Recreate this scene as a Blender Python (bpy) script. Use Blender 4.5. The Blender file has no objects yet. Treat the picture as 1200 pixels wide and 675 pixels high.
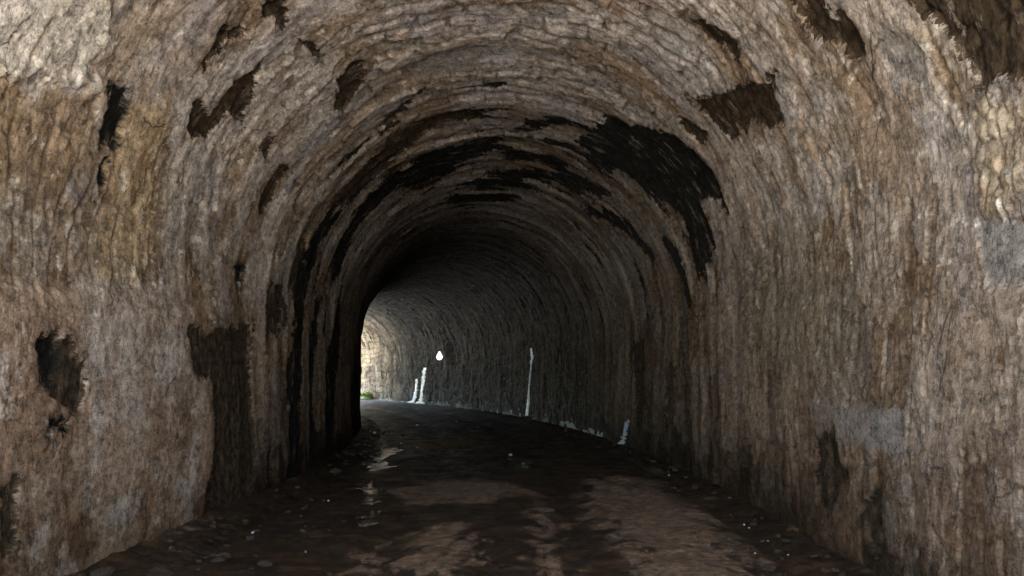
import bpy, math, random
import numpy as np
from mathutils import Vector, noise as mnoise
random.seed(7)
C = bpy.context.scene.collection
sc = bpy.context.scene
R_ = math.radians

# ------------------------------------------------------------------ plan of the tunnel (metres)
EYE = 1.5                      # camera height
XC = -0.37                     # centre line of the straight part
W = 2.92                       # half width / vault radius
SP = 2.36                      # springing height
Y0 = 9.0                       # the bend starts here
RB = 80.0                      # radius of the bend
T0, T1 = -1.6, 57.5            # mouth and exit, measured along the centre line
Z0 = -0.12
SL = SP - Z0
SA = math.pi * W
ST = 2 * SL + SA

def frame(t):
    """centre line point, heading and right vector at arc length t"""
    t = np.asarray(t, float)
    a = np.maximum(t - Y0, 0) / RB
    x = np.where(t < Y0, XC, XC - RB + RB * np.cos(a))
    y = np.where(t < Y0, t, Y0 + RB * np.sin(a))
    return x, y, a

def prof(s):
    """profile: s -> (u, z) and inward normal (nu, nz)"""
    s = np.asarray(s, float)
    th = np.clip((s - SL) / W, 0, math.pi)
    u = np.where(s < SL, -W, np.where(s > SL + SA, W, -W * np.cos(th)))
    z = np.where(s < SL, Z0 + s, np.where(s > SL + SA, SP - (s - SL - SA), SP + W * np.sin(th)))
    return u, z, np.cos(th), -np.sin(th)

def world(t, u, z):
    x, y, a = frame(t)
    return x + u * np.cos(a), y + u * np.sin(a), z

def local(x, y):
    if y < Y0:
        return y, x - XC
    dx, dy = x - (XC - RB), y - Y0
    return Y0 + RB * math.atan2(dy, dx), math.hypot(dx, dy) - RB

def ray(px, py):
    d = Vector(((px - 620) / 1000.0, 1.0, (440 - py) / 1000.0)); d.normalize(); return d

def on_wall(px, py):
    """where a sight line from the camera meets the lining: (s, t)"""
    d = ray(px, py); lam = 0.5; last = (SL, 5.)
    while lam < 75:
        p = d * lam; t, u = local(p.x, p.y); z = EYE + p.z
        f = abs(u) - W if z < SP else math.hypot(u, z - SP) - W
        if f > 0: break
        lam += 0.03
    if z < SP:
        s = (z - Z0) if u < 0 else ST - (z - Z0)
    else:
        s = SL + W * (math.pi - math.atan2(z - SP, u))
    return s, t

def on_floor(px, py):
    d = ray(px, py); lam = -EYE / min(d.z, -0.004); p = d * lam
    t, u = local(p.x, p.y)
    return u, t

# ------------------------------------------------------------------ noise in numpy
rng = np.random.RandomState(11)
PERM = rng.permutation(512).astype(np.int32)
PERM = np.concatenate([PERM, PERM])
GA = rng.rand(512) * 2 * math.pi
GX, GY = np.cos(GA).astype(np.float32), np.sin(GA).astype(np.float32)
HV = rng.rand(512).astype(np.float32)
def _h(ix, iy): return PERM[(PERM[ix & 511] + iy) & 511]
def gn(x, y, seed=0):
    x = x + seed * 17.31; y = y - seed * 9.77
    xi = np.floor(x).astype(np.int32); yi = np.floor(y).astype(np.int32)
    fx = (x - xi).astype(np.float32); fy = (y - yi).astype(np.float32)
    ux = fx * fx * fx * (fx * (fx * 6 - 15) + 10); uy = fy * fy * fy * (fy * (fy * 6 - 15) + 10)
    def g(a, b):
        h = _h(xi + a, yi + b); return GX[h] * (fx - a) + GY[h] * (fy - b)
    n0 = g(0, 0) * (1 - ux) + g(1, 0) * ux
    n1 = g(0, 1) * (1 - ux) + g(1, 1) * ux
    return (n0 * (1 - uy) + n1 * uy) * 1.5
def fbm(x, y, o=4, seed=0, gain=.5, ridged=False):
    r = 0; a = 1.; tot = 0
    for k in range(o):
        n = gn(x * 2 ** k, y * 2 ** k, seed + k * 3)
        if ridged: n = 1 - 2 * np.abs(n)
        r = r + a * n; tot += a; a *= gain
    return r / tot
def worley(x, y, seed=0):
    """F1, F2 and a random value per cell"""
    x = x + seed * 5.3; y = y + seed * 3.1
    xi = np.floor(x).astype(np.int32); yi = np.floor(y).astype(np.int32)
    f1 = np.full(x.shape, 9., np.float32); f2 = f1.copy(); idv = np.zeros(x.shape, np.float32)
    for a in (-1, 0, 1):
        for b in (-1, 0, 1):
            h = _h(xi + a, yi + b)
            cx = xi + a + HV[h]; cy = yi + b + HV[(h * 7 + 3) & 511]
            d = np.sqrt((x - cx) ** 2 + (y - cy) ** 2).astype(np.float32)
            near = d < f1
            f2 = np.where(near, f1, np.minimum(f2, d)); idv = np.where(near, HV[(h * 13 + 5) & 511], idv)
            f1 = np.minimum(f1, d)
    return f1, f2, idv
def sst(a, b, x):
    x = np.clip((x - a) / (b - a), 0, 1); return x * x * (3 - 2 * x)

def poly_sd(X, Y, poly):
    """signed distance to a polygon, positive inside"""
    p = np.array(poly, float); d = np.full(X.shape, 1e9); ins = np.zeros(X.shape, bool)
    n = len(p)
    for i in range(n):
        x1, y1 = p[i]; x2, y2 = p[(i + 1) % n]
        ex, ey = x2 - x1, y2 - y1
        wx, wy = X - x1, Y - y1
        k = np.clip((wx * ex + wy * ey) / (ex * ex + ey * ey + 1e-12), 0, 1)
        d = np.minimum(d, (wx - ex * k) ** 2 + (wy - ey * k) ** 2)
        c = ((y1 > Y) != (y2 > Y)) & (X < ex * (Y - y1) / (ey if abs(ey) > 1e-9 else 1e-9) + x1)
        ins ^= c
    d = np.sqrt(d)
    return np.where(ins, d, -d)

# ------------------------------------------------------------------ helpers for objects
def tag(o, label=None, cat=None, group=None, kind=None):
    if label: o['label'] = label
    if cat: o['category'] = cat
    if group: o['group'] = group
    if kind: o['kind'] = kind
    return o
def empty(name, loc=(0, 0, 0), rz=0.):
    o = bpy.data.objects.new(name, None); C.objects.link(o); o.location = loc; o.rotation_euler.z = rz
    o.empty_display_size = .2
    return o
def mesh_obj(name, verts, faces, mat, parent=None, smooth=True):
    me = bpy.data.meshes.new(name)
    me.from_pydata([tuple(v) for v in verts], [], [tuple(f) for f in faces]); me.update()
    if smooth: me.shade_smooth()
    if mat: me.materials.append(mat)
    o = bpy.data.objects.new(name, me); C.objects.link(o)
    if parent: o.parent = parent
    return o
def grid_obj(name, P, mat, parent=None, attrs=None, flip=False):
    """P: (n, m, 3) points -> one quad sheet, with point attributes"""
    n, m = P.shape[:2]
    me = bpy.data.meshes.new(name)
    me.vertices.add(n * m); me.vertices.foreach_set('co', P.reshape(-1).astype(np.float32))
    i = np.arange(n * m).reshape(n, m)
    q = np.stack([i[:-1, :-1], i[:-1, 1:], i[1:, 1:], i[1:, :-1]], -1).reshape(-1, 4)
    if flip: q = q[:, ::-1]
    nf = len(q)
    me.loops.add(nf * 4); me.loops.foreach_set('vertex_index', np.ascontiguousarray(q).reshape(-1).astype(np.int32))
    me.polygons.add(nf); me.polygons.foreach_set('loop_start', np.arange(0, nf * 4, 4, dtype=np.int32))
    try: me.polygons.foreach_set('loop_total', np.full(nf, 4, np.int32))
    except Exception: pass
    me.update(calc_edges=True); me.shade_smooth()
    for k, v in (attrs or {}).items():
        if v.ndim == 2:
            a = me.attributes.new(k, 'FLOAT', 'POINT'); a.data.foreach_set('value', v.reshape(-1).astype(np.float32))
        else:
            a = me.attributes.new(k, 'FLOAT_VECTOR', 'POINT'); a.data.foreach_set('vector', v.reshape(-1).astype(np.float32))
    me.materials.append(mat)
    o = bpy.data.objects.new(name, me); C.objects.link(o)
    if parent: o.parent = parent
    return o

# ------------------------------------------------------------------ materials
class NT:
    def __init__(s, name):
        s.m = bpy.data.materials.new(name); s.m.use_nodes = True; s.t = s.m.node_tree; s.t.nodes.clear()
        s.out = s.n('ShaderNodeOutputMaterial'); s.b = s.n('ShaderNodeBsdfPrincipled')
        s.l(s.b.outputs[0], s.out.inputs[0])
    def n(s, ty, **k):
        x = s.t.nodes.new(ty)
        for a, v in k.items(): setattr(x, a, v)
        return x
    def l(s, a, b): s.t.links.new(a, b)
    def val(s, inp, v):
        if hasattr(v, 'is_output') or isinstance(v, bpy.types.NodeSocket): s.l(v, inp)
        else: inp.default_value = v
    def attr(s, name, vec=False):
        x = s.n('ShaderNodeAttribute', attribute_name=name); return x.outputs['Vector' if vec else 'Fac']
    def math(s, op, a, b=0., c=None, clamp=False):
        x = s.n('ShaderNodeMath', operation=op, use_clamp=clamp); s.val(x.inputs[0], a); s.val(x.inputs[1], b)
        if c is not None: s.val(x.inputs[2], c)
        return x.outputs[0]
    def noise(s, vec, scale, detail=4, rough=.55, dist=0.):
        x = s.n('ShaderNodeTexNoise'); x.inputs['Scale'].default_value = scale; x.inputs['Detail'].default_value = detail
        x.inputs['Roughness'].default_value = rough; x.inputs['Distortion'].default_value = dist
        if vec is not None: s.l(vec, x.inputs['Vector'])
        return x.outputs['Fac']
    def vor(s, vec, scale, feature='F1', out='Distance', rnd=1.):
        x = s.n('ShaderNodeTexVoronoi', feature=feature); x.inputs['Scale'].default_value = scale
        x.inputs['Randomness'].default_value = rnd
        if vec is not None: s.l(vec, x.inputs['Vector'])
        return x.outputs[out]
    def mapping(s, vec, sc_=(1, 1, 1), loc=(0, 0, 0)):
        x = s.n('ShaderNodeMapping'); s.l(vec, x.inputs['Vector']); x.inputs['Scale'].default_value = sc_
        x.inputs['Location'].default_value = loc
        return x.outputs[0]
    def ramp(s, f, lo, hi, a=0., b=1.):
        x = s.n('ShaderNodeMapRange', interpolation_type='SMOOTHSTEP'); s.val(x.inputs[0], f)
        for i, v in enumerate((lo, hi, a, b)): s.val(x.inputs[i + 1], v)
        return x.outputs[0]
    def mix(s, f, a, b, mode='MIX'):
        x = s.n('ShaderNodeMix', data_type='RGBA', blend_type=mode); s.val(x.inputs[0], f)
        for i, v in ((6, a), (7, b)):
            if isinstance(v, tuple): x.inputs[i].default_value = (*v, 1) if len(v) == 3 else v
            else: s.l(v, x.inputs[i])
        return x.outputs[2]
    def scale(s, c, f):
        x = s.n('ShaderNodeVectorMath', operation='SCALE'); s.l(c, x.inputs[0]); s.val(x.inputs[3], f); return x.outputs[0]
    def bump(s, h, dist, strength=1., nrm=None):
        x = s.n('ShaderNodeBump'); s.l(h, x.inputs['Height']); x.inputs['Distance'].default_value = dist
        x.inputs['Strength'].default_value = strength
        if nrm is not None: s.l(nrm, x.inputs['Normal'])
        return x.outputs[0]
    def obj(s): return s.n('ShaderNodeTexCoord').outputs['Object']

def mat_lining():
    s = NT('tunnel_lining')
    st = s.attr('st', True); alb = s.attr('alb', True)
    streak = s.mapping(st, (1.25, 1, 1))           # runs longer down the wall than along it
    # fine colour variation
    n1 = s.noise(streak, 13, 9, .78); n2 = s.noise(st, 48, 6, .75); n3 = s.noise(streak, 3.2, 5, .6, .6)
    f = s.math('ADD', s.math('MULTIPLY', s.math('SUBTRACT', n1, .5), 1.9), s.math('MULTIPLY', s.math('SUBTRACT', n2, .5), 1.5))
    f = s.math('ADD', f, s.math('MULTIPLY', s.math('SUBTRACT', n3, .5), .7))
    n4 = s.ramp(s.noise(s.mapping(st, (1.4, 1, 1), (11, 3, 0)), 6.5, 12, .85), .46, .54)
    f = s.math('ADD', f, s.math('MULTIPLY', s.math('SUBTRACT', n4, .5), .38))
    f = s.math('MAXIMUM', s.math('ADD', s.math('MULTIPLY', f, 1.55), 1.06), .22)
    col = s.scale(alb, f)
    # salts and pale crumbs
    sp = s.ramp(s.noise(s.mapping(st, (.5, 1, 1), (3, 7, 0)), 20, 7, .75), .60, .66)
    col = s.mix(s.math('MULTIPLY', sp, .5), col, s.mix(1., col, (1.55, 1.5, 1.45), 'MULTIPLY'))
    cw = s.noise(st, 2.4, 5, .6)
    cv = s.n('ShaderNodeCombineXYZ'); sx = s.n('ShaderNodeSeparateXYZ'); s.l(st, sx.inputs[0])
    s.l(s.math('ADD', sx.outputs[0], s.math('MULTIPLY', cw, .5)), cv.inputs[0]); s.l(s.math('ADD', sx.outputs[1], s.math('MULTIPLY', cw, .4)), cv.inputs[1])
    crk = s.math('MULTIPLY', s.ramp(s.vor(s.mapping(cv.outputs[0], (.8, 1.5, 1)), 1.2, 'DISTANCE_TO_EDGE'), .012, .002), s.ramp(s.noise(st, 1.1, 5, .6), .52, .60))
    col = s.mix(s.math('MULTIPLY', crk, .8), col, (.05, .04, .032))
    # rust / earth tint, moss tint
    ru = s.ramp(s.noise(s.mapping(streak, (1, 1, 1), (9, 2, 0)), 2.6, 5, .65), .56, .74)
    col = s.mix(s.math('MULTIPLY', ru, .35), col, s.mix(1., col, (.85, .50, .26), 'MULTIPLY'))
    # soot in the pits
    pit = s.ramp(s.noise(s.mapping(st, (.55, 1, 1), (31, 5, 0)), 10, 8, .78), .615, .66)
    col = s.mix(s.math('MULTIPLY', pit, .75), col, (.035, .03, .024))
    # lost plaster: brown earth and black soot, crisp ragged edges
    en = s.math('MULTIPLY', s.math('SUBTRACT', s.noise(streak, 9, 10, .78), .5), .34)
    lb = s.ramp(s.math('ADD', s.attr('brown'), en), -.008, .008)
    lk = s.ramp(s.math('ADD', s.attr('black'), en), -.03, .03)
    bc = s.mix(s.ramp(s.noise(st, 11, 8, .75), .35, .68), (.012, .009, .006), (.10, .072, .045))
    kc = s.mix(s.ramp(s.noise(streak, 8, 6, .7), .45, .75), (.008, .009, .008), (.04, .036, .028))
    halo = s.math('MULTIPLY', s.ramp(s.math('ADD', s.math('MAXIMUM', s.attr('brown'), s.attr('black')), s.math('MULTIPLY', en, 2.2)), -.22, .06), .5)
    col = s.mix(halo, col, s.mix(1., col, (.42, .36, .30), 'MULTIPLY'))
    keep = s.ramp(s.noise(s.mapping(streak, (.5, 1.7, 1), (2, 8, 0)), 3.6, 10, .8), .545, .60)
    lb = s.math('MULTIPLY', lb, s.math('SUBTRACT', 1., s.math('MULTIPLY', keep, .6)))
    lk = s.math('MULTIPLY', lk, s.math('SUBTRACT', 1., s.math('MULTIPLY', keep, .75)))
    col = s.mix(lb, col, bc); col = s.mix(lk, col, kc)
    wh = s.ramp(s.math('ADD', s.attr('calcite'), s.math('MULTIPLY', en, 2.)), 0., .05)
    col = s.mix(wh, col, (.62, .64, .66))
    s.l(col, s.b.inputs['Base Color'])
    wet = s.attr('wet')
    ro = s.math('SUBTRACT', .92, s.math('MULTIPLY', s.math('MULTIPLY', wet, s.ramp(n3, .35, .6)), .28))
    s.l(ro, s.b.inputs['Roughness'])
    s.b.inputs['Specular IOR Level'].default_value = .10
    # relief too small for the mesh
    ob = s.n('ShaderNodeNewGeometry').outputs['Position']
    h1 = s.noise(streak, 16, 9, .75); h2 = s.vor(s.mapping(st, (.6, 1, 1)), 26); h3 = s.noise(ob, 120, 4, .7)
    cr = s.ramp(s.vor(s.mapping(st, (1.6, 2.9, 1)), 1.0, 'DISTANCE_TO_EDGE'), 0., .03)
    crm = s.ramp(s.noise(st, .9, 3, .5), .5, .6)
    h4 = s.noise(s.mapping(st, (.6, 1, 1), (5, 5, 0)), 30, 6, .75)
    stp = s.ramp(s.math('FRACT', s.math('MULTIPLY', h4, 9.)), .3, .7)
    h = s.math('ADD', s.math('MULTIPLY', h1, .7), s.math('MULTIPLY', h4, .6))
    h = s.math('ADD', h, s.math('MULTIPLY', h3, .14))
    h = s.math('ADD', h, s.math('MULTIPLY', s.ramp(h2, .05, .35), .12))
    s.l(s.bump(h, .019, 1.), s.b.inputs['Normal'])
    return s.m

def mat_road():
    s = NT('wet_dirt_road')
    ob = s.obj(); dry = s.attr('dry'); pud = s.attr('puddle')
    en = s.math('MULTIPLY', s.math('SUBTRACT', s.noise(s.mapping(ob, (1.6, .7, 1)), 3.2, 10, .78), .5), 2.0)
    dm = s.ramp(s.math('ADD', s.math('MULTIPLY', dry, .7), en), -.03, .06)
    base = s.mix(s.noise(ob, 3, 6, .7), (.007, .005, .003), (.060, .036, .019))
    ora = s.ramp(s.noise(s.mapping(ob, (.6, 1.8, 1), (4, 0, 0)), 2.2, 8, .72), .52, .66)
    base = s.mix(s.math('MULTIPLY', ora, .8), base, (.13, .07, .032))
    dc = s.mix(s.ramp(s.noise(ob, 9, 8, .75), .3, .7), (.07, .044, .025), (.33, .222, .138))
    col = s.mix(dm, base, dc)
    sheen_c = s.mix(s.ramp(s.noise(ob, 5, 8, .75), .3, .7), (.16, .19, .23), (.58, .63, .70))  # sky sheen on the road by the exit, painted as pale blue-grey
    col = s.mix(s.attr('exit_sheen'), col, sheen_c)
    gr = s.ramp(s.noise(ob, 60, 3, .6), .63, .72)
    col = s.mix(s.math('MULTIPLY', gr, .5), col, (.24, .20, .16))
    gk = s.ramp(s.noise(s.mapping(ob, (1, 1, 1), (7, 1, 0)), 34, 6, .75), .58, .66)
    col = s.mix(s.math('MULTIPLY', gk, .6), col, (.02, .014, .010))
    pm = s.ramp(s.math('ADD', pud, s.math('MULTIPLY', en, .5)), -.03, .08)
    col = s.mix(pm, col, (.006, .006, .006))
    s.l(col, s.b.inputs['Base Color'])
    r0 = s.ramp(s.noise(ob, 2.4, 5, .6), .35, .65, .30, .65)
    ro = s.math('ADD', s.math('MULTIPLY', dm, .35), r0)
    mx = s.n('ShaderNodeMix', data_type='FLOAT'); s.l(pm, mx.inputs[0]); s.l(ro, mx.inputs[2]); mx.inputs[3].default_value = .15
    s.l(mx.outputs[0], s.b.inputs['Roughness'])
    h = s.math('ADD', s.noise(ob, 9, 8, .7), s.math('MULTIPLY', s.noise(ob, 60, 4, .7), .25))
    bp = s.n('ShaderNodeBump'); s.l(h, bp.inputs['Height']); bp.inputs['Distance'].default_value = .035
    s.l(s.ramp(pm, 0, 1, 1., .10), bp.inputs['Strength'])
    s.l(bp.outputs[0], s.b.inputs['Normal'])
    s.b.inputs['Specular IOR Level'].default_value = .4
    return s.m

def mat_noise(name, a, b, scale=6, rough=.9, bump=.01, bscale=30, spec=.3, detail=6):
    s = NT(name); ob = s.obj()
    s.l(s.mix(s.ramp(s.noise(ob, scale, detail, .65), .3, .7), a, b), s.b.inputs['Base Color'])
    s.b.inputs['Roughness'].default_value = rough; s.b.inputs['Specular IOR Level'].default_value = spec
    s.l(s.bump(s.noise(ob, bscale, 6, .7), bump), s.b.inputs['Normal'])
    return s.m
def mat_leaf(name, a, b):
    s = NT(name)
    s.l(s.mix(s.noise(s.obj(), 5, 3, .6), a, b), s.b.inputs['Base Color'])
    s.b.inputs['Roughness'].default_value = .55
    tr = s.n('ShaderNodeBsdfTranslucent'); tr.inputs[0].default_value = (b[0] * 1.3, b[1] * 1.3, b[2], 1)
    mx = s.n('ShaderNodeMixShader'); mx.inputs[0].default_value = .3
    s.l(s.b.outputs[0], mx.inputs[1]); s.l(tr.outputs[0], mx.inputs[2]); s.l(mx.outputs[0], s.out.inputs[0])
    return s.m

M_LIN = mat_lining(); M_ROAD = mat_road()
M_GROUND = mat_noise('dry_earth', (.32, .29, .25), (.46, .42, .37), 1.2, .95, .03, 12)
M_STONE = mat_noise('dark_stone', (.022, .016, .011), (.10, .073, .05), 9, .8, .01, 40)
M_PALE = mat_noise('pale_stone', (.62, .60, .55), (.85, .83, .78), 30, .35, .004, 60, .6)
M_CALC = mat_noise('calcite', (.34, .46, .64), (.76, .87, .98), 12, .30, .02, 30, .7)
M_FACE = mat_noise('portal_masonry', (.22, .19, .15), (.42, .36, .28), 3, .9, .03, 12)
M_HILL = mat_noise('hillside_scrub', (.04, .055, .02), (.12, .12, .05), .8, .95, .1, 4)
M_BARK = mat_noise('bark', (.06, .045, .03), (.16, .12, .09), 8, .9, .02, 20)
M_LEAF = mat_leaf('leaf', (.05, .10, .02), (.12, .19, .035))
M_GRASS = mat_leaf('bright_leaf', (.14, .24, .03), (.26, .36, .06))
M_IRON = mat_noise('rusty_iron', (.03, .025, .02), (.10, .05, .03), 20, .7, .003, 60)

# ------------------------------------------------------------------ wear, traced on the lining's own surface
def rows(a, b, lo, hi, k):
    t = [a]
    while t[-1] < b:
        z = max(t[-1], 3.)
        t.append(t[-1] + min(max(k * z * z, lo), hi))
    return np.array(t)
TT = np.concatenate([np.arange(T0, 3.4, .06), rows(3.4, T1, .013, .05, .00045)])
TT[-1] = T1
NS = 1000
SS = np.linspace(0, ST, NS)
S, T = np.meshgrid(SS, TT)                       # (rows, cols)

def wall_mask(polys, warp=.10, freq=3., seed=0, only=None):
    """union of signed distances (metres, >0 inside) with ragged edges that run down the wall"""
    out = np.full(S.shape, -1., np.float32)
    for pl in polys:
        p = np.array([on_wall(*q) for q in pl])
        m = .5
        i0, i1 = np.searchsorted(TT, p[:, 1].min() - m), np.searchsorted(TT, p[:, 1].max() + m)
        j0, j1 = np.searchsorted(SS, p[:, 0].min() - m), np.searchsorted(SS, p[:, 0].max() + m)
        sl = (slice(i0, i1 + 1), slice(j0, j1 + 1))
        out[sl] = np.maximum(out[sl], poly_sd(S[sl], T[sl], p).astype(np.float32))
    return out + RAG * warp
FR = (.62 + 1.2 * sst(9, 13, T))
RAG = (fbm(S * 1.5, T * 3.0, 6, 50, .68)).astype(np.float32) * 2.6 * FR

black = wall_mask([
    [(388,322),(398,285),(425,240),(455,205),(500,178),(545,166),(582,162),(590,171),(548,188),(525,203),(505,222),(462,222),(432,250),(408,290),(396,325)],
    [(672,162),(700,140),(742,144),(790,160),(828,192),(853,246),(838,238),(818,238),(832,268),(831,324),(816,326),(806,272),(790,243),(762,232),(742,212),(700,196)],
    [(612,140),(655,140),(672,152),(620,153)], [(572,203),(620,194),(668,205),(722,226),(705,232),(650,216),(592,212)],
    [(540,215),(600,207),(628,222),(600,222)], [(588,178),(630,178),(690,200),(660,199),(600,186)],
    [(336,590),(338,420),(346,350),(362,290),(390,240),(404,250),(372,310),(354,380),(347,600)],
    [(362,590),(362,440),(370,350),(376,352),(368,440),(368,590)], [(410,560),(412,450),(418,390),(420,440),(417,550)],
    [(310,600),(318,500),(316,560)],
    [(380,560),(384,430),(392,360),(402,330),(400,380),(393,440),(390,550)],
    [(122,92),(152,96),(147,138),(134,166),(114,172),(122,128)], [(114,205),(123,190),(124,222),(113,233)],
    [(36,402),(64,392),(70,430),(64,456),(42,450)], [(48,488),(76,484),(78,506),(52,508)],
    [(780,270),(800,300),(812,350),(806,352),(792,310),(776,280)],
    [(240,615),(250,560),(262,640),(255,660)], [(278,312),(291,312),(290,328),(280,330)],
    [(510,235),(560,228),(610,228),(600,236),(540,242)], [(690,240),(740,262),(772,300),(764,304),(728,272),(690,250)],
], .11)
brown = wall_mask([
    [(390,238),(425,196),(468,156),(520,133),(560,123),(556,138),(512,152),(470,180),(440,208),(408,245)],
    [(300,240),(326,190),(336,196),(310,250)], [(340,330),(362,270),(356,330),(346,400)],
    [(796,106),(832,116),(860,103),(880,96),(905,100),(923,145),(902,150),(880,140),(862,162),(842,150)],
    [(912,-25),(955,-15),(975,26),(992,16),(1020,60),(1005,72),(985,55),(948,46),(935,20)],
    [(812,30),(835,25),(872,58),(868,72),(832,52)],
    [(1060,-40),(1250,-40),(1260,90),(1200,94),(1148,98),(1138,72),(1108,40),(1082,16)],
    [(236,76),(262,36),(290,29),(290,42),(262,60),(242,80)],
    [(219,150),(228,122),(248,136),(268,108),(308,76),(300,110),(286,150),(270,130),(246,160),(224,164)],
    [(391,128),(395,90),(415,70),(431,72),(425,95),(405,125)], [(430,95),(443,108),(438,116),(428,104)],
    [(449,145),(478,115),(500,95),(497,110),(470,135),(455,150)], [(308,12),(325,4),(342,20),(332,36),(320,22)],
    [(350,44),(372,56),(378,72),(366,66)], [(795,134),(832,158),(822,166),(800,150)],
    [(218,388),(260,384),(300,380),(294,440),(298,520),(290,600),(252,620),(242,600),(252,500),(246,450),(222,440)],
    [(38,400),(78,392),(92,430),(92,486),(60,478),(40,450)],
    [(905,83),(913,86),(910,97),(903,92)], [(300,175),(316,150),(322,158),(308,188)],
    [(440,220),(470,190),(486,196),(456,228)], [(310,340),(330,330),(336,380),(316,400)],
    [(0,570),(12,560),(20,640),(0,650)], [(1010,590),(1035,570),(1042,650),(1020,660)],
    [(955,520),(975,500),(990,560),(975,600),(958,590)], [(740,400),(752,395),(758,470),(748,500)],
], .11)
# broken-off courses further in: streaks that follow the arch, patchy
fld = fbm(S * .55, T * 3.4, 5, 80, .62)
zone = sst(9.5, 13, T) * (1 - .6 * sst(22, 34, T))
high = sst(1.2, 3.2, np.minimum(S, ST - S))
str_blk = ((fld - (.42 - .16 * zone * high)) * .8).astype(np.float32)
black = np.maximum(black, np.where(T > 10.5, str_blk, -1))
black = black + np.where(T > 8.5, .13 * gn(S * 1.1, T * 2.2, 87), 0).astype(np.float32)
# smooth repairs, pale plaster left standing, stains
def zone_mask(polys, warp=.12, soft=.03):
    return sst(-soft, soft, wall_mask(polys, warp))
pale = zone_mask([[(-60,-60),(130,-40),(128,10),(132,46),(100,74),(108,100),(84,104),(60,92),(0,72),(-60,70)]], .14)
lowp = zone_mask([[(-60,330),(60,345),(140,335),(182,340),(214,402),(240,446),(250,520),(236,610),(180,660),(60,760),(-60,760)]], .13)
lowp_g = zone_mask([[(90,330),(182,336),(216,402),(246,448),(236,470),(150,505),(100,470)]], .3, .2)
tan1 = zone_mask([[(-60,88),(60,100),(96,112),(90,190),(40,222),(-60,215)]], .3, .12)
tan2 = zone_mask([[(142,112),(196,120),(192,230),(162,335),(108,335),(124,220)]], .16, .08)
grey1 = zone_mask([[(476,88),(500,62),(556,48),(578,54),(560,74),(505,90)], [(1150,262),(1215,252),(1215,338),(1166,330),(1148,300)],
                   [(1034,30),(1068,40),(1088,62),(1086,98),(1060,90),(1036,62)], [(950,470),(1060,480),(1060,530),(960,520)],
                   [(325,305),(350,290),(350,345),(322,350)]], .12, .03)
yel = zone_mask([[(1144,130),(1215,104),(1215,240),(1160,242),(1146,200)]], .14, .04)
oliv = zone_mask([[(868,300),(940,260),(1000,330),(1010,420),(960,480),(880,430)]], .5, .4)
rust = zone_mask([[(940,440),(1010,500),(1010,640),(960,640),(930,520)], [(1080,560),(1215,580),(1215,675),(1090,675)]], .6, .4)

# ------------------------------------------------------------------ colour of the lining
def c3(r, g, b): return np.array([r, g, b], np.float32)
def lerp(A, B, m): return A + (B - A) * m[..., None]
v1 = fbm(S * .5, T * .9, 4, 1); v2 = fbm(S * 1.2, T * 2.2, 6, 2, .66); v3 = fbm(S * 2.2, T * 5, 4, 3, .6)
alb = np.broadcast_to(c3(.47, .43, .395), S.shape + (3,)).astype(np.float32)
alb = lerp(alb, c3(.36, .31, .265), sst(-.1, .35, v1))
alb = lerp(alb, c3(.52, .47, .43), sst(.05, .35, v2) * .7)
coat_f = fbm(S * .62, T * 1.15, 6, 19, .64)
coat = sst(-.012, .012, coat_f + .04)                       # finish coat still in place
coat2 = sst(-.01, .01, fbm(S * .9, T * 1.5, 6, 20, .64) - .20)  # a later, greyer skim
alb = lerp(alb, alb * c3(.62, .55, .47), 1 - coat)
alb = lerp(alb, c3(.42, .395, .385), coat2 * .75)
alb = lerp(alb, c3(.24, .19, .145), sst(.05, .4, -v2) * .6)
alb = lerp(alb, c3(.34, .24, .14), sst(.15, .4, fbm(S * .8, T * 1.3, 4, 9)) * .5)
alb = lerp(alb, c3(.50, .47, .44), sst(.0, .02, fbm(S * .8, T * 1.2, 6, 26, .62) - .16) * .6)
alb = lerp(alb, c3(.33, .32, .34), sst(.12, .30, fbm(S * .9, T * 1.7, 4, 14)) * .55)
side = sst(SL + 1.6, SL - .6, np.minimum(S, ST - S))          # lower walls: damp earthy stain, plus weaker light low down painted in
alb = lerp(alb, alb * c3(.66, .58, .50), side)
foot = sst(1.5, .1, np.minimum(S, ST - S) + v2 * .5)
alb = lerp(alb, c3(.10, .075, .052), foot * .75)  # wall foot painted darker against the skylight reaching it
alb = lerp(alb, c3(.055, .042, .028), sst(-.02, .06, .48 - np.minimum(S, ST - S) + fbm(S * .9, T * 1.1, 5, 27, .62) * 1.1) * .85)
alb = lerp(alb, c3(.30, .22, .15), sst(.0, .05, fbm(S * .45, T * .8, 5, 28, .6) - .22) * .55)
alb = lerp(alb, c3(.27, .19, .12), tan1 * .85); alb = lerp(alb, c3(.38, .285, .18), tan2 * .85)
alb = lerp(alb, c3(.33, .24, .175), lowp * .85); alb = lerp(alb, c3(.42, .375, .345), lowp_g * .6)
alb = lerp(alb, alb * c3(.60, .52, .44), lowp * sst(-.02, .10, fbm(S * 1.1, T * 1.3, 6, 29, .68) - .03) * .7)
alb = lerp(alb, c3(.48, .43, .39), lowp * sst(.0, .05, fbm(S * 1.6, T * 1.8, 6, 25, .68) - .14) * .6)
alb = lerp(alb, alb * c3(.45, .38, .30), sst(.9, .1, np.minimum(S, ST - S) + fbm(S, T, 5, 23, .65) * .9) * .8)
alb = lerp(alb, c3(.58, .54, .48), pale * .75)
alb = lerp(alb, c3(.27, .255, .24), grey1 * .85); alb = lerp(alb, c3(.38, .31, .21), yel * .6)
alb = lerp(alb, c3(.21, .19, .14), oliv * .55); alb = lerp(alb, c3(.17, .10, .06), rust * .5)
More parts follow.
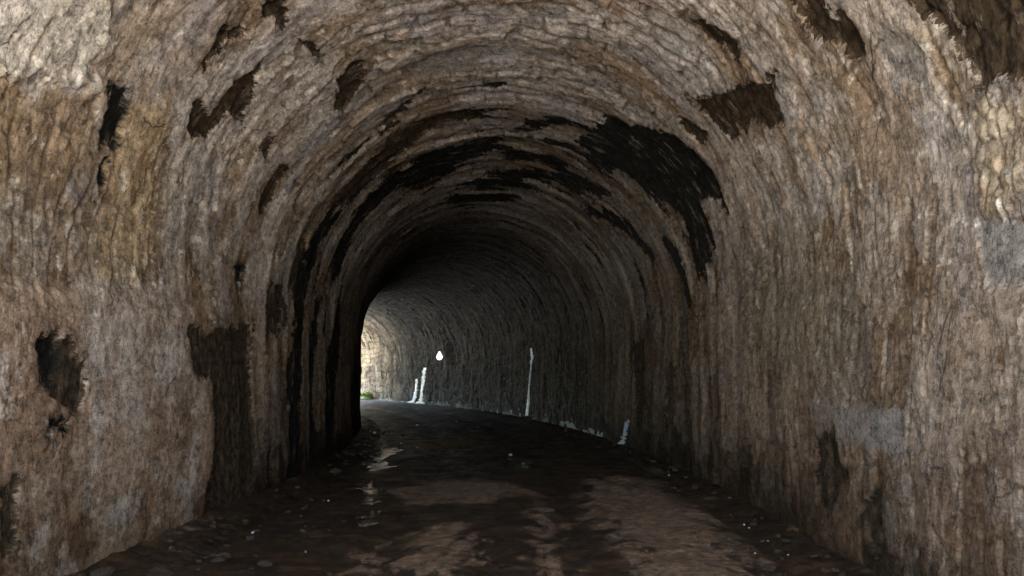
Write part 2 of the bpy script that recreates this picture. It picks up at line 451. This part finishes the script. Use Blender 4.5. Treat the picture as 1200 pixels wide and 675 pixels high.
# light falloff in the bend painted dark; bare squared masonry towards the exit
gloom = sst(13, 24, T) * (1 - sst(47, 54, T))
gloom = np.maximum(gloom, .55 * sst(10, 14, T) * (1 - sst(47, 54, T)))
alb = lerp(alb, alb * c3(.33, .31, .27), gloom)
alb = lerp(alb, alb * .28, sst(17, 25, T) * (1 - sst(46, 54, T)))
exitz = sst(45, 53, T)  # masonry here also paled to carry the exit's daylight glow
alb = lerp(alb, c3(.46, .39, .24), exitz * sst(-.3, .4, v1 + .2) * .8)
alb = lerp(alb, c3(.50, .42, .34), exitz * sst(.1, .3, fbm(S * 1.2, T * .9, 3, 17)) * .6)
chip = fbm(S * 5.4, T * 6, 5, 18, .66) * (1 - .6 * sst(9, 14, T)) * (1 - .65 * sst(SL + .3, SL - 1.2, np.minimum(S, ST - S)))
alb = lerp(alb, c3(.66, .62, .57), sst(.20, .30, chip) * .55); alb = lerp(alb, c3(.13, .105, .08), sst(.24, .34, -chip) * .6)
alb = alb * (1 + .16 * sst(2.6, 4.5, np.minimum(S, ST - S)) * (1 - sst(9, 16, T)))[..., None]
# bands of ring courses in the bend
ring = gn(T * 2.6 + .15 * v1, S * .12, 21)
alb = alb * (1 + (.55 * ring * sst(8, 12, T) * (1 - .6 * sst(22, 32, T)))[..., None])

def terrace(x):
    i = np.floor(x); f = x - i
    return i + sst(.38, .62, f) + f * .25
# ------------------------------------------------------------------ relief of the lining (metres, + is towards the inside)
H = fbm(S * .35, T * .35, 3, 30) * .07
H += fbm(S * 1.1, T * 1.6, 4, 31, .55) * .032
HL = H.copy()
ROUGHK = .22 + .85 * sst(-.2, .3, fbm(S * .7, T * 1.0, 3, 38))
H += fbm(S * 6.5, T * 7.0, 5, 33, .7) * .012 * ROUGHK
H += terrace(fbm(S * 2.2, T * 2.6, 6, 36, .66) * 3.0) * .010          # skins of plaster flaked off in steps
rough_zone = np.clip(sst(-.1, .35, fbm(S * .7, T * 1.0, 3, 38)) * (1 - .5 * coat) + .25 * (1 - coat), 0, 1) * (1 - .7 * coat2)
H += terrace(fbm(S * 9, T * 10, 5, 37, .65) * 2.2) * .0085 * (.1 + 1.1 * rough_zone)
H += .014 * coat + .012 * coat2
H = H * 1.0
H -= sst(.35, .6, fbm(S * 6, T * 7, 4, 39, .65)) * .02 * rough_zone
H = HL + (H - HL) * .55
H *= 1 - np.clip(lowp * .45 + grey1 * .6, 0, .7)
H += (ring * .028 + gn(T * 6.1, S * .3, 24) * .012) * sst(8, 12, T) * (1 - .75 * sst(20, 32, T))
H -= .045 * sst(-.01, .03, black) * (1 - .5 * (T > 12)) + .035 * sst(-.01, .03, brown)
H += .03 * pale + .03 * lowp
sm = np.maximum(grey1, 0)
H = H * (1 - .6 * sm)
# courses of blocks: visible in the crown and near the exit
def blocks(A, B, bs, bt):
    r = np.floor(A / bs); x = B / bt + .5 * (r % 2) + HV[_h(r.astype(np.int32), (r * 0).astype(np.int32))] * .6
    e = (1 - np.abs((A / bs) % 1 - .5) * 2) * bs * .5
    e2 = (1 - np.abs((x % 1) - .5) * 2) * bt * .5
    d = np.minimum(e, e2) + fbm(A * 4, B * 4, 4, 41) * .05
    idb = HV[_h(r.astype(np.int32), np.floor(x).astype(np.int32))]
    return d, idb
S_k, T_k = S, T
S, T = S_k + gn(T_k * .8, S_k * .7, 42) * .16 + .10 * gn(S_k * 1.6, T_k * .15, 45), T_k + gn(S_k * 1.1, T_k * .9, 43) * .22
d1, id1 = blocks(S, T, .30, .62); d2, id2 = blocks(T, S, .27, .50)
lvl = T > 36
d = np.where(lvl, d1, d2); idb = np.where(lvl, id1, id2)
S, T = S_k, T_k
bm = sst(-.15, .2, fbm(S * .6, T * .6, 3, 44)) * .9 * sst(SL + 1.2, SL + 3.0, np.minimum(S, ST - S))
crown = sst(3.2, 1.6, np.abs(S - ST / 2)) * sst(13, 10, T) * sst(-.35, .05, fbm(S * .8, T * .8, 3, 48))
bm = np.clip(np.maximum(np.maximum(crown, .35 * sst(-.1, .1, fbm(S * .5, T * .5, 3, 49)) * (1 - coat2)), np.maximum(np.maximum(bm, .55 * (1 - coat)), exitz)), 0, 1) * (1 - pale) * (1 - lowp * .8) * (1 - grey1)
joint = (1 - sst(.0, .034, d))
H += bm * ((idb - .5) * .030 - joint * .024)
alb = alb * (1 + (bm * (idb - .5) * .45)[..., None]); alb = lerp(alb, c3(.12, .09, .06), joint * bm * .65)
alb = lerp(alb, alb * c3(.35, .30, .25), sst(40, 48, T) * sst(.04, .20, fbm(S * .8, T * 1.2, 5, 47, .65)) * .85)
# rubble at the worn right-hand corner
g1, g2, gid = worley(S * 7, T * 9, 8)
H += yel * (np.clip(g2 - g1, 0, .4) * .06 - .015)
H += yel * 0
wet = np.clip(sst(14, 22, T) * .7 + foot * .5 + np.where(black > 0, .4, 0), 0, 1)
# white lime that has run out along the foot of the outer wall
hb = ST - S
calc = np.where((S > ST / 2) & (T > 20) & (T < 56), .10 - (hb - .12) * 1.1 + fbm(T * 1.6, hb * 2, 5, 61, .65) * .55 - .02 * np.abs(T - 45) / 10, -1.)
calc = calc.astype(np.float32)

u, z, nu, nz = prof(SS)
U = u[None] + nu[None] * H; Z = z[None] + nz[None] * H
X_, Y_, Z_ = world(T, U, Z)
P = np.stack([X_, Y_, Z_], -1)
STV = np.stack([S, T, 0 * S], -1)
tunnel = tag(empty('tunnel', (XC, T0, 0)), 'old curving road tunnel lined with flaking, black-streaked plaster over stone', 'tunnel')
jl, jr = int(np.searchsorted(SS, SL)), int(np.searchsorted(SS, SL + SA))
off = np.array([XC, T0, 0])
def lin(name, a, b):
    k = slice(a, b + 1)
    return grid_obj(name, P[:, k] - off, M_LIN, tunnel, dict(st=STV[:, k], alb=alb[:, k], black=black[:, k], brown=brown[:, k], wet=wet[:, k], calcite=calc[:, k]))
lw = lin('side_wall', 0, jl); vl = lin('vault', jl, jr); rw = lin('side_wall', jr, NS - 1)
lw['label'] = 'left wall with brown plaster peeling off a dark damp strip'
rw['label'] = 'right outer wall, rough tan plaster, lime-streaked in the bend'
vl['label'] = 'barrel vault with black patches where plaster has fallen'

# ------------------------------------------------------------------ lime runs on the outer wall (crusts that stand off it)
def surf(s, t, lift):
    i = np.clip(np.interp(t, TT, np.arange(len(TT))), 0, len(TT) - 1); j = np.clip(s / ST * (NS - 1), 0, NS - 1)
    h = H[int(round(float(i))), int(round(float(j)))] + lift
    uu, zz, a, b = prof(s)
    x, y, zc = world(t, uu + a * h, zz + b * h)
    return Vector((float(x), float(y), float(zc)))
def crust(name, path, label, parent=rw, seed=0):
    """path: (px, py, width px) down the wall"""
    pts = []
    for k in range(len(path) - 1):
        a, b = path[k], path[k + 1]
        n = max(2, int(abs(b[1] - a[1]) / 1.0))
        for q in range(n):
            f = q / n; pts.append(tuple(a[i] + (b[i] - a[i]) * f for i in range(3)))
    pts.append(path[-1])
    vs, fs = [], []; m = 9
    for k, (px, py, w) in enumerate(pts):
        s0, t0 = on_wall(px - w / 2, py); s1, t1 = on_wall(px + w / 2, py)
        jit = mnoise.noise(Vector((k * .35, seed, 0))) * .6
        wid = 1 + .7 * mnoise.noise(Vector((k * .5, seed + 5, 0)))
        tm = (t0 + t1) / 2 + jit * (t1 - t0) * .5; hw = (t1 - t0) / 2 * wid; sm_ = (s0 + s1) / 2
        end = min(1, k / 2 + .15, (len(pts) - 1 - k) / 2 + .15)
        for j in range(m):
            f = j / (m - 1) * 2 - 1
            lift = (-.012 + .034 * math.sqrt(max(0, 1 - f * f))) * end + .014 * mnoise.noise(Vector((k * .7, f * 3, seed)))
            vs.append(surf(sm_, tm + f * hw * (1 + .8 * mnoise.noise(Vector((k * .9, 3 if f > 0 else 8, seed)))), lift) - Vector(off.tolist()))
    for k in range(len(pts) - 1):
        for j in range(m - 1):
            a = k * m + j; fs.append((a, a + 1, a + m + 1, a + m))
    o = mesh_obj(name, vs, fs, M_CALC, parent); o['label'] = label
    return o
crust('lime_streak', [(498, 431, 5), (497, 438, 4), (496, 450, 4), (495, 460, 3.5), (494, 470, 6), (492, 474, 14)], 'broad blue-white lime run near the exit', seed=1)
crust('lime_streak', [(489, 444, 3), (488, 456, 4), (486, 468, 5), (480, 474, 10)], 'short lime run beside the broad one', seed=2)
crust('lime_streak', [(623, 408, 1.5), (624.5, 418, 3.2), (623, 430, 1.1), (621, 450, 1.8), (619, 470, 3.6), (617, 488, 4)], 'thin white lime run widening downwards', seed=3)
crust('lime_streak', [(735, 492, 2), (733, 505, 3), (731, 518, 5), (722, 530, 5)], 'short grey lime run at the foot of the wall', seed=4)

# ------------------------------------------------------------------ floor
def floor_mask(UU, TG, polys, warp, seed=0):
    out = np.full(UU.shape, -2.)
    for pl in polys:
        p = [on_floor(*q) for q in pl]
        out = np.maximum(out, poly_sd(UU, TG, p))
    return out + fbm(UU * 2.2, TG * 1.4, 4, 90 + seed, .6) * warp
RT = np.concatenate([np.arange(-1.6, 4.5, .08), rows(4.5, T1 + 1.5, .03, .12, .0006)])
RT[-1] = T1 + 1.5
RU = np.linspace(-2.35, 2.35, 190)
UU, TG = np.meshgrid(RU, RT)
dry = floor_mask(UU, TG, [
    [(688,562),(730,556),(775,568),(800,592),(850,615),(890,668),(880,720),(790,720),(735,640),(690,600)],
    [(480,622),(540,612),(562,650),(540,680),(460,668)], [(420,648),(446,640),(440,662),(418,664)],
    [(455,574),(520,562),(590,566),(640,580),(560,588),(480,588)],
    [(628,590),(640,590),(668,690),(650,720)], [(470,520),(560,512),(560,522),(480,530)]], .28)
puddle = floor_mask(UU, TG, [
    [(424,566),(440,560),(446,612),(424,616)], [(440,522),(466,524),(455,538),(462,547),(432,552),(436,544)],
    [(596,535),(620,538),(615,548),(596,545)]], .25, 5)
flat = sst(-.1, .15, puddle)
rut = -.03 * (np.exp(-((UU + .95) / .28) ** 2) + np.exp(-((UU - .85) / .3) ** 2))
HR = rut + fbm(UU * 1.2, TG * 1.2, 4, 95) * .04 + fbm(UU * 6, TG * 6, 4, 96, .6) * .014 + .015 * sst(-.05, .15, dry)
HR = HR * (1 - flat) + flat * (-.028)
x, y, zz = world(TG, UU, HR)
road = grid_obj('road', np.stack([x, y, zz], -1), M_ROAD, None, dict(dry=dry, puddle=puddle, exit_sheen=sst(22, 42, TG + fbm(UU * .8, TG * .5, 4, 93) * 9)))
tag(road, 'wet dark dirt road through the tunnel with dry brown patches', 'road', None, 'structure')
def verge(name, ua, ub, lab):
    vu = np.linspace(ua, ub, 36); A, B = np.meshgrid(vu, RT)
    k = (A - ua) / (ub - ua) if abs(ua) < abs(ub) else (ub - A) / (ub - ua)
    h = .0 + (.13 if ua < 0 else .05) * sst(.1, 1, k) * (1 - .6 * sst(9, 13, B)) + fbm(A * 3, B * 2.4, 5, 97, .6) * .05 + fbm(A * 12, B * 12, 3, 98) * .015
    h = h * sst(0, .3, k) - .05 * (1 - sst(0, .34, k + fbm(A * 2.5, B * 1.8, 4, 100) * .35)) * (k < .6)
    x, y, zz = world(B, A, h)
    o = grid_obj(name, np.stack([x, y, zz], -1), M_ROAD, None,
                 dict(dry=fbm(A * 1.5, B * 1.2, 3, 99) - .5, puddle=A * 0 - 2, exit_sheen=sst(30, 44, B)))
    tag(o, lab, 'verge', None, 'structure')
verge('left_verge', -3.2, -2.30, 'muddy stony verge at the foot of the left wall')
verge('right_verge', 2.30, 3.2, 'dark dirt verge at the foot of the right wall')

def floor_z(t, u_):
    i = int(np.clip(np.searchsorted(RT, t), 0, len(RT) - 1))
    if abs(u_) < 2.35:
        return float(HR[i, int(np.clip((u_ + 2.35) / 4.7 * 189, 0, 189))])
    return .05

# ------------------------------------------------------------------ stones and scraps on the floor
def stone_mesh(name, seed, mat, flatn=.6):
    import bmesh
    b = bmesh.new(); bmesh.ops.create_icosphere(b, subdivisions=3, radius=1)
    rr = random.Random(seed); ax = [rr.uniform(.7, 1.2), rr.uniform(.6, 1.), flatn * rr.uniform(.7, 1.1)]
    planes = [(Vector((rr.uniform(-1, 1), rr.uniform(-1, 1), rr.uniform(-1, 1))).normalized(), rr.uniform(.6, .85)) for _ in range(9)]
    for v in b.verts:
        c = v.co.copy()
        for n_, d_ in planes:
            e = c.dot(n_) - d_
            if e > 0: c -= n_ * e * .85
        c *= 1 + .1 * mnoise.noise(c * 2.5 + Vector((seed, 0, 0)))
        v.co = Vector((c.x * ax[0], c.y * ax[1], c.z * ax[2]))
    me = bpy.data.meshes.new(name); b.to_mesh(me); b.free(); me.materials.append(mat)
    return me
pale_m = [stone_mesh('pebble', i, M_PALE) for i in range(4)]
dark_m = [stone_mesh('rubble_stone', 20 + i, M_STONE) for i in range(6)]
def put(me, name, t, u_, size, label, cat, group, sink=.35, i=0):
    o = bpy.data.objects.new(name, me); C.objects.link(o)
    x, y, _ = world(t, u_, 0)
    o.location = (float(x), float(y), floor_z(t, u_) + size * .6 * (.5 - sink) + .01)
    o.scale = (size,) * 3; o.rotation_euler = (random.uniform(-.2, .2), random.uniform(-.2, .2), random.uniform(0, 6.3))
    return tag(o, label, cat, group)
white = [  # (px, py, size px, label)
    (403, 578, 1.3, 'white pebble on the left verge, farthest in of the near scatter'), (385, 587, 2.6, 'brightest flat white chip on the left verge'),
    (353, 606, 1.8, 'small white chip close to the foot of the left wall'), (358, 619, 1.9, 'cream pebble in the mud by the left wall'),
    (368, 621, 1.3, 'tiny dim pebble right beside the cream one by the left wall'), (358, 648, 2.6, 'white pebble nearest the viewer on the left verge'),
    (310, 665, 3.5, 'dull grey chip at the left edge of the floor in front'), (296, 627, 4, 'grey flat chip against the foot of the peeling left wall'),
    (872, 622, 2.2, 'bright white pebble on the dark right verge'), (880, 626, 1.9, 'white chip just right of the brightest right-hand pebble'),
    (885, 648, 1.9, 'small white pebble below the pair on the right verge'), (899, 610, 1.2, 'faint tiny pebble above the pair on the right verge'),
    (954, 642, 1.9, 'white chip close to the foot of the right wall'), (963, 659, 1.6, 'white chip nearest the viewer by the right wall'),
    (905, 647, 1.1, 'dim speck of stone between the right-hand chips'),
    (489, 498, 3.4, 'pale flat stone far in on the road towards the exit'), (489, 525, 1.6, 'round white pebble alone on the dark road'),
    (439, 510, 3.6, 'yellowish flat stone at the left corner of the bend'), (433, 547, 4.0, 'pale chip at the near edge of the left puddle'),
    (598, 534, 4.4, 'long pale chip lying across the middle of the road'), (613, 542, 3.4, 'second pale chip right of the long one in mid road'),
    (617, 547, 2.6, 'small bright chip below the two pale chips in mid road'), (535, 495, 1.8, 'tiny pale stone far down the middle of the road'),
    (560, 501, 1.4, 'faint far stone near the outer side of the bend'), (793, 562, 2.0, 'grey pebble at the edge of the dark right verge'),
    (448, 542, 3.0, 'pale chip added for a bright reflection in the left puddle'), (470, 521, 2.6, 'slim pale chip beyond the left puddle'),  # first chip is added to stand for a reflection on the water
]
for i, (px, py, w, lab) in enumerate(white):
    u_, t = on_floor(px, py)
    u_ = max(-2.8, min(2.45, u_))
    put(pale_m[i % 4], 'pebble', t, u_, w * t / 1000 * .62, lab, 'pebble', 'pale pebbles and chips on the tunnel floor')
spots = []
for i in range(190):
    t = 6 + 26 * random.random() ** 1.7; sd = random.random() < .55
    u_ = (-random.uniform(2.15, 2.8) if sd else random.uniform(2.2, 2.75))
    if sd and random.random() < .25: u_ = -random.uniform(1.5, 2.3)
    put(dark_m[i % 6], 'rubble_stone', t, u_, random.uniform(.012, .034) + .06 * random.random() ** 5,
        'small dark rubble stone lying in the mud along the left wall' if sd else 'small dark rubble stone in the dirt along the right wall', 'stone', 'dark rubble along the foot of the walls')
put(dark_m[2], 'rubble_stone', *on_floor(614, 494)[::-1], .22, 'dark lump of fallen stone below the thin white lime run', 'stone', 'larger fallen stones', .3)

# ------------------------------------------------------------------ the white teardrop lamp on the outer wall
def lathe(name, prof_, mat, parent, seg=20):
    vs, fs = [], []
    for r, zz in prof_:
        for k in range(seg):
            a = 2 * math.pi * k / seg; vs.append((r * math.cos(a), r * math.sin(a), zz))
    for i in range(len(prof_) - 1):
        for k in range(seg):
            a = i * seg + k; b = i * seg + (k + 1) % seg; fs.append((a, b, b + seg, a + seg))
    return mesh_obj(name, vs, fs, mat, parent)
ls, lt = on_wall(520, 417)
lp = surf(ls, lt, .18)
lamp = tag(empty('wall_lamp', lp), 'small glowing white teardrop lamp high on the dark outer wall', 'lamp')
ml = NT('lit_glass'); ml.b.inputs['Base Color'].default_value = (.9, .9, .85, 1)
ml.b.inputs['Emission Color'].default_value = (1, .97, .9, 1); ml.b.inputs['Emission Strength'].default_value = .09
M_LIT = ml.m
hh = .20
lathe('globe', [(.002, -hh), (.07, -hh + .015), (.125, -hh + .06), (.15, -hh + .13), (.14, -hh + .20), (.10, -hh + .28), (.065, -hh + .35), (.045, -hh + .41), (.04, -hh + .42)], M_LIT, lamp)
lathe('cap', [(.05, .21), (.055, .25), (.03, .28), (.002, .285)], M_IRON, lamp)
_, _, la = frame(lt)
ax = Vector((math.cos(la), math.sin(la), 0))
vs, fs = [], []
for k, (a, b) in enumerate([(0, .27), (.08, .31), (.26, .31)]):
    c = ax * a + Vector((0, 0, b))
    for q in range(8):
        w = 2 * math.pi * q / 8; vs.append(c + Vector((-ax.y, ax.x, 0)) * .012 * math.cos(w) + Vector((0, 0, .012 * math.sin(w))) )
for k in range(2):
    for q in range(8): fs.append((k * 8 + q, k * 8 + (q + 1) % 8, k * 8 + 8 + (q + 1) % 8, k * 8 + 8 + q))
mesh_obj('bracket', vs, fs, M_IRON, lamp)

# ------------------------------------------------------------------ portals, hill and ground outside
def portal(name, t, sign, label):
    """stone face with the arch opening; sign -1: mouth behind the camera, +1: exit"""
    n = 64; s = np.linspace(0, ST, n + 1)
    pu, pz, _, _ = prof(s); vs, fs = [], []
    HWd, HT = 9., 8.2
    for d0 in (0, 1):
        for q in range(n + 1):
            for ring_ in (0, 1):
                if ring_ == 0: uu, zz = float(pu[q]), float(pz[q])
                else:
                    a = math.atan2(float(pz[q]) - SP, float(pu[q])); c_, s_ = math.cos(a), math.sin(a)
                    k = min(HWd / max(abs(c_), 1e-6), (HT - SP) / max(s_, 1e-6) if s_ > 0 else 1e9)
                    uu, zz = c_ * k, max(Z0, SP + s_ * k)
                    if float(pz[q]) < SP: uu = math.copysign(HWd, float(pu[q])); zz = float(pz[q])
                tt = t + sign * (.02 if d0 == 0 else .55)
                x, y, a_ = frame(t); hx, hy = -math.sin(a_), math.cos(a_)
                vs.append((float(x) + uu * math.cos(a_) + hx * (tt - t), float(y) + uu * math.sin(a_) + hy * (tt - t), zz))
    m = (n + 1) * 2
    for q in range(n):
        a = q * 2
        fs.append((m + a, m + a + 1, m + a + 3, m + a + 2))
        fs.append((a, a + 2, a + 3, a + 1))
        fs.append((a, m + a, m + a + 2, a + 2))
        fs.append((a + 1, a + 3, m + a + 3, m + a + 1))
    o = mesh_obj(name, vs, fs, M_FACE, None, False)
    return tag(o, label, 'portal wall', 'masonry portals at both ends')
portal('portal_wall', T0, -1, 'squared stone portal face around the near mouth')
portal('portal_wall', T1, 1, 'squared stone portal face around the far exit')

th = np.linspace(T0 + .05, T1 - .05, 90); uh = np.linspace(-38, 38, 90)
A, B = np.meshgrid(uh, th)
hz = 9.5 + 5 * np.sin((B - T0) / (T1 - T0) * math.pi) + fbm(A * .15, B * .15, 4, 70) * 2
hz = hz * sst(38, 12, np.abs(A)) - .4
x, y, zz = world(B, A, hz)
hill = grid_obj('hill', np.stack([x, y, zz], -1), M_HILL); tag(hill, 'scrubby hillside over the tunnel', 'hill', None, 'structure')
gx = np.sign(np.linspace(-1, 1, 81)) * np.abs(np.linspace(-1, 1, 81)) ** 2.5 * 600
A, B = np.meshgrid(gx - 8, gx + 30)
gzz = -.16 + 0 * A
ground = grid_obj('ground', np.stack([A, B, gzz], -1), M_GROUND); tag(ground, 'pale dry earth outside the tunnel', 'ground', None, 'structure')
def track(name, ta, tb, lab):
    tt = np.linspace(ta, tb, 80); uu = np.linspace(-4.5, 4.5, 40); A, B = np.meshgrid(uu, tt)
    h = fbm(A, B, 4, 71) * .03 - .035 - .08 * sst(3.6, 4.5, np.abs(A))
    xe, ye, ae = frame(T1)
    if ta > 10:
        k = B - T1
        x = float(xe) + A * math.cos(float(ae)) - math.sin(float(ae)) * k; y = float(ye) + A * math.sin(float(ae)) + math.cos(float(ae)) * k
    else:
        x, y, _ = world(B, A, h)
    o = grid_obj(name, np.stack([x, y, h], -1), M_GROUND); tag(o, lab, 'track', None, 'structure')
track('approach_track', -40, T0 + .6, 'sunlit pale dirt track before the near mouth')
track('exit_track', T1 + .9, T1 + 34, 'sunlit pale dirt track beyond the exit')

# ------------------------------------------------------------------ plants beyond the exit
def leaf_cloud(name, n, cen, rad, size, mat, parent, seed, up=0.):
    rr = random.Random(seed); vs, fs = [], []
    for i in range(n):
        while True:
            p = Vector((rr.uniform(-1, 1), rr.uniform(-1, 1), rr.uniform(-1, 1)))
            if p.length < 1 and mnoise.noise(p * 2.2 + Vector((seed, 0, 0))) > -.12: break
        c = Vector((cen[0] + p.x * rad[0], cen[1] + p.y * rad[1], cen[2] + p.z * rad[2]))
        d = (p.normalized() + Vector((rr.uniform(-1, 1), rr.uniform(-1, 1), rr.uniform(-.6, 1) + up))).normalized()
        w = d.cross(Vector((rr.uniform(-1, 1), rr.uniform(-1, 1), rr.uniform(-1, 1)))).normalized()
        L = size * rr.uniform(.6, 1.3); k = len(vs)
        vs += [c, c + d * L * .5 + w * L * .22, c + d * L, c + d * L * .5 - w * L * .22]
        fs.append((k, k + 1, k + 2, k + 3))
    return mesh_obj(name, vs, fs, mat, parent, False)
def limb_mesh(name, segs, mat, parent):
    vs, fs = [], []; n = 9
    for (a, b, ra, rb) in segs:
        a, b = Vector(a), Vector(b); d = (b - a).normalized(); e = d.orthogonal().normalized(); f = d.cross(e); k = len(vs)
        for c, r in ((a, ra), ((a + b) / 2 + e * ra * .3, (ra + rb) / 2), (b, rb)):
            for q in range(n): w = 2 * math.pi * q / n; vs.append(c + (e * math.cos(w) + f * math.sin(w)) * r)
        for i in range(2):
            for q in range(n): fs.append((k + i * n + q, k + i * n + (q + 1) % n, k + (i + 1) * n + (q + 1) % n, k + (i + 1) * n + q))
    return mesh_obj(name, vs, fs, mat, parent)
def beyond(t, u_):
    x, y, a = frame(T1); k = t - T1; a = float(a)
    return (float(x) + u_ * math.cos(a) - math.sin(a) * k, float(y) + u_ * math.sin(a) + math.cos(a) * k, -.08)
def shrub(t, u_, r, h, seed, mat, label):
    o = tag(empty('shrub', beyond(t, u_)), label, 'shrub', 'shrubs beyond the exit')
    limb_mesh('stem', [((0, 0, -.1), (random.uniform(-.3, .3) * r, random.uniform(-.3, .3) * r, h * .8), .03, .01) for _ in range(6)], M_BARK, o)
    leaf_cloud('foliage', int(900 + 900 * r), (0, 0, h * .55), (r, r, h * .55), .10 + .04 * r, mat, o, seed, .6)
    return o
def tree(t, u_, h, r, seed, label):
    o = tag(empty('tree', beyond(t, u_)), label, 'tree', 'trees beyond the exit')
    rr = random.Random(seed); segs = [((0, 0, -.3), (.1, .1, h * .5), .22, .14), ((.1, .1, h * .5), (0, .2, h * .85), .14, .05)]
    for _ in range(8):
        z0 = rr.uniform(.35, .75) * h; a = rr.uniform(0, 6.28)
        segs.append(((.08, .1, z0), (math.cos(a) * r * .8, math.sin(a) * r * .8, z0 + rr.uniform(.1, .3) * h), .07, .02))
    limb_mesh('trunk', segs, M_BARK, o)
    leaf_cloud('crown', 7000, (0, 0, h * .68), (r, r, h * .34), .28, M_LEAF, o, seed)
tree(T1 + 17, -5.5, 7.5, 2.6, 5, 'leafy tree on the inner side of the track past the exit')
tree(T1 + 21, 5.2, 8.5, 3.0, 6, 'taller leafy tree on the outer side past the exit')

# ------------------------------------------------------------------ camera, sun, sky
cam = bpy.data.cameras.new('camera'); co = bpy.data.objects.new('camera', cam); C.objects.link(co)
co.location = (0, 0, EYE); co.rotation_euler = (R_(90), 0, 0)
cam.sensor_width = 36; cam.lens = 30; cam.shift_x = -20 / 1200; cam.shift_y = 102.5 / 1200
cam.clip_start = .05; cam.clip_end = 3000
sc.camera = co

SUN_EL, SUN_AZ = 50., 262.      # azimuth clockwise from +y
sun = bpy.data.lights.new('sun', 'SUN'); so = bpy.data.objects.new('sun', sun); C.objects.link(so)
sun.energy = 5.0; sun.angle = R_(.5); sun.color = (1, .965, .91)
d = Vector((math.sin(R_(SUN_AZ)) * math.cos(R_(SUN_EL)), math.cos(R_(SUN_AZ)) * math.cos(R_(SUN_EL)), math.sin(R_(SUN_EL))))
so.rotation_euler = (-d).to_track_quat('-Z', 'Y').to_euler(); so.location = (-20, 0, 30)
wd = bpy.data.worlds.new('World'); sc.world = wd; wd.use_nodes = True
nt = wd.node_tree; bg = nt.nodes['Background']
sky = nt.nodes.new('ShaderNodeTexSky'); sky.sky_type = 'NISHITA'; sky.sun_disc = False
sky.sun_elevation = R_(SUN_EL); sky.sun_rotation = R_(SUN_AZ)
nt.links.new(sky.outputs[0], bg.inputs[0]); bg.inputs[1].default_value = .09

# plants near the exit
gu, gt = on_floor(434, 468.5)
o = tag(empty('weed_clump', tuple(map(float, world(gt, min(gu, 2.75), .03)))), 'small bright green clump of weeds at the foot of the wall by the exit', 'weeds')
leaf_cloud('foliage', 900, (0, 0, .14), (.75, .45, .26), .12, M_GRASS, o, 31, .8)
shrub(T1 + 7.0, 3.8, 1.1, 1.9, 32, M_LEAF, 'dark green bush just outside on the outer side of the track')
shrub(T1 + 9.5, -3.9, 1.2, 1.8, 33, M_LEAF, 'dark green bush on the inner side of the track')

vs_ = sc.view_settings
vs_.view_transform = 'Standard'; vs_.look = 'None'; vs_.gamma = 1; vs_.exposure = 4.85; vs_.use_curve_mapping = False
cy = sc.cycles
cy.use_denoising = True; cy.use_adaptive_sampling = False; cy.light_sampling_threshold = 0; cy.max_bounces = 10; cy.diffuse_bounces = 6; cy.glossy_bounces = 4
cy.caustics_reflective = False; cy.caustics_refractive = False
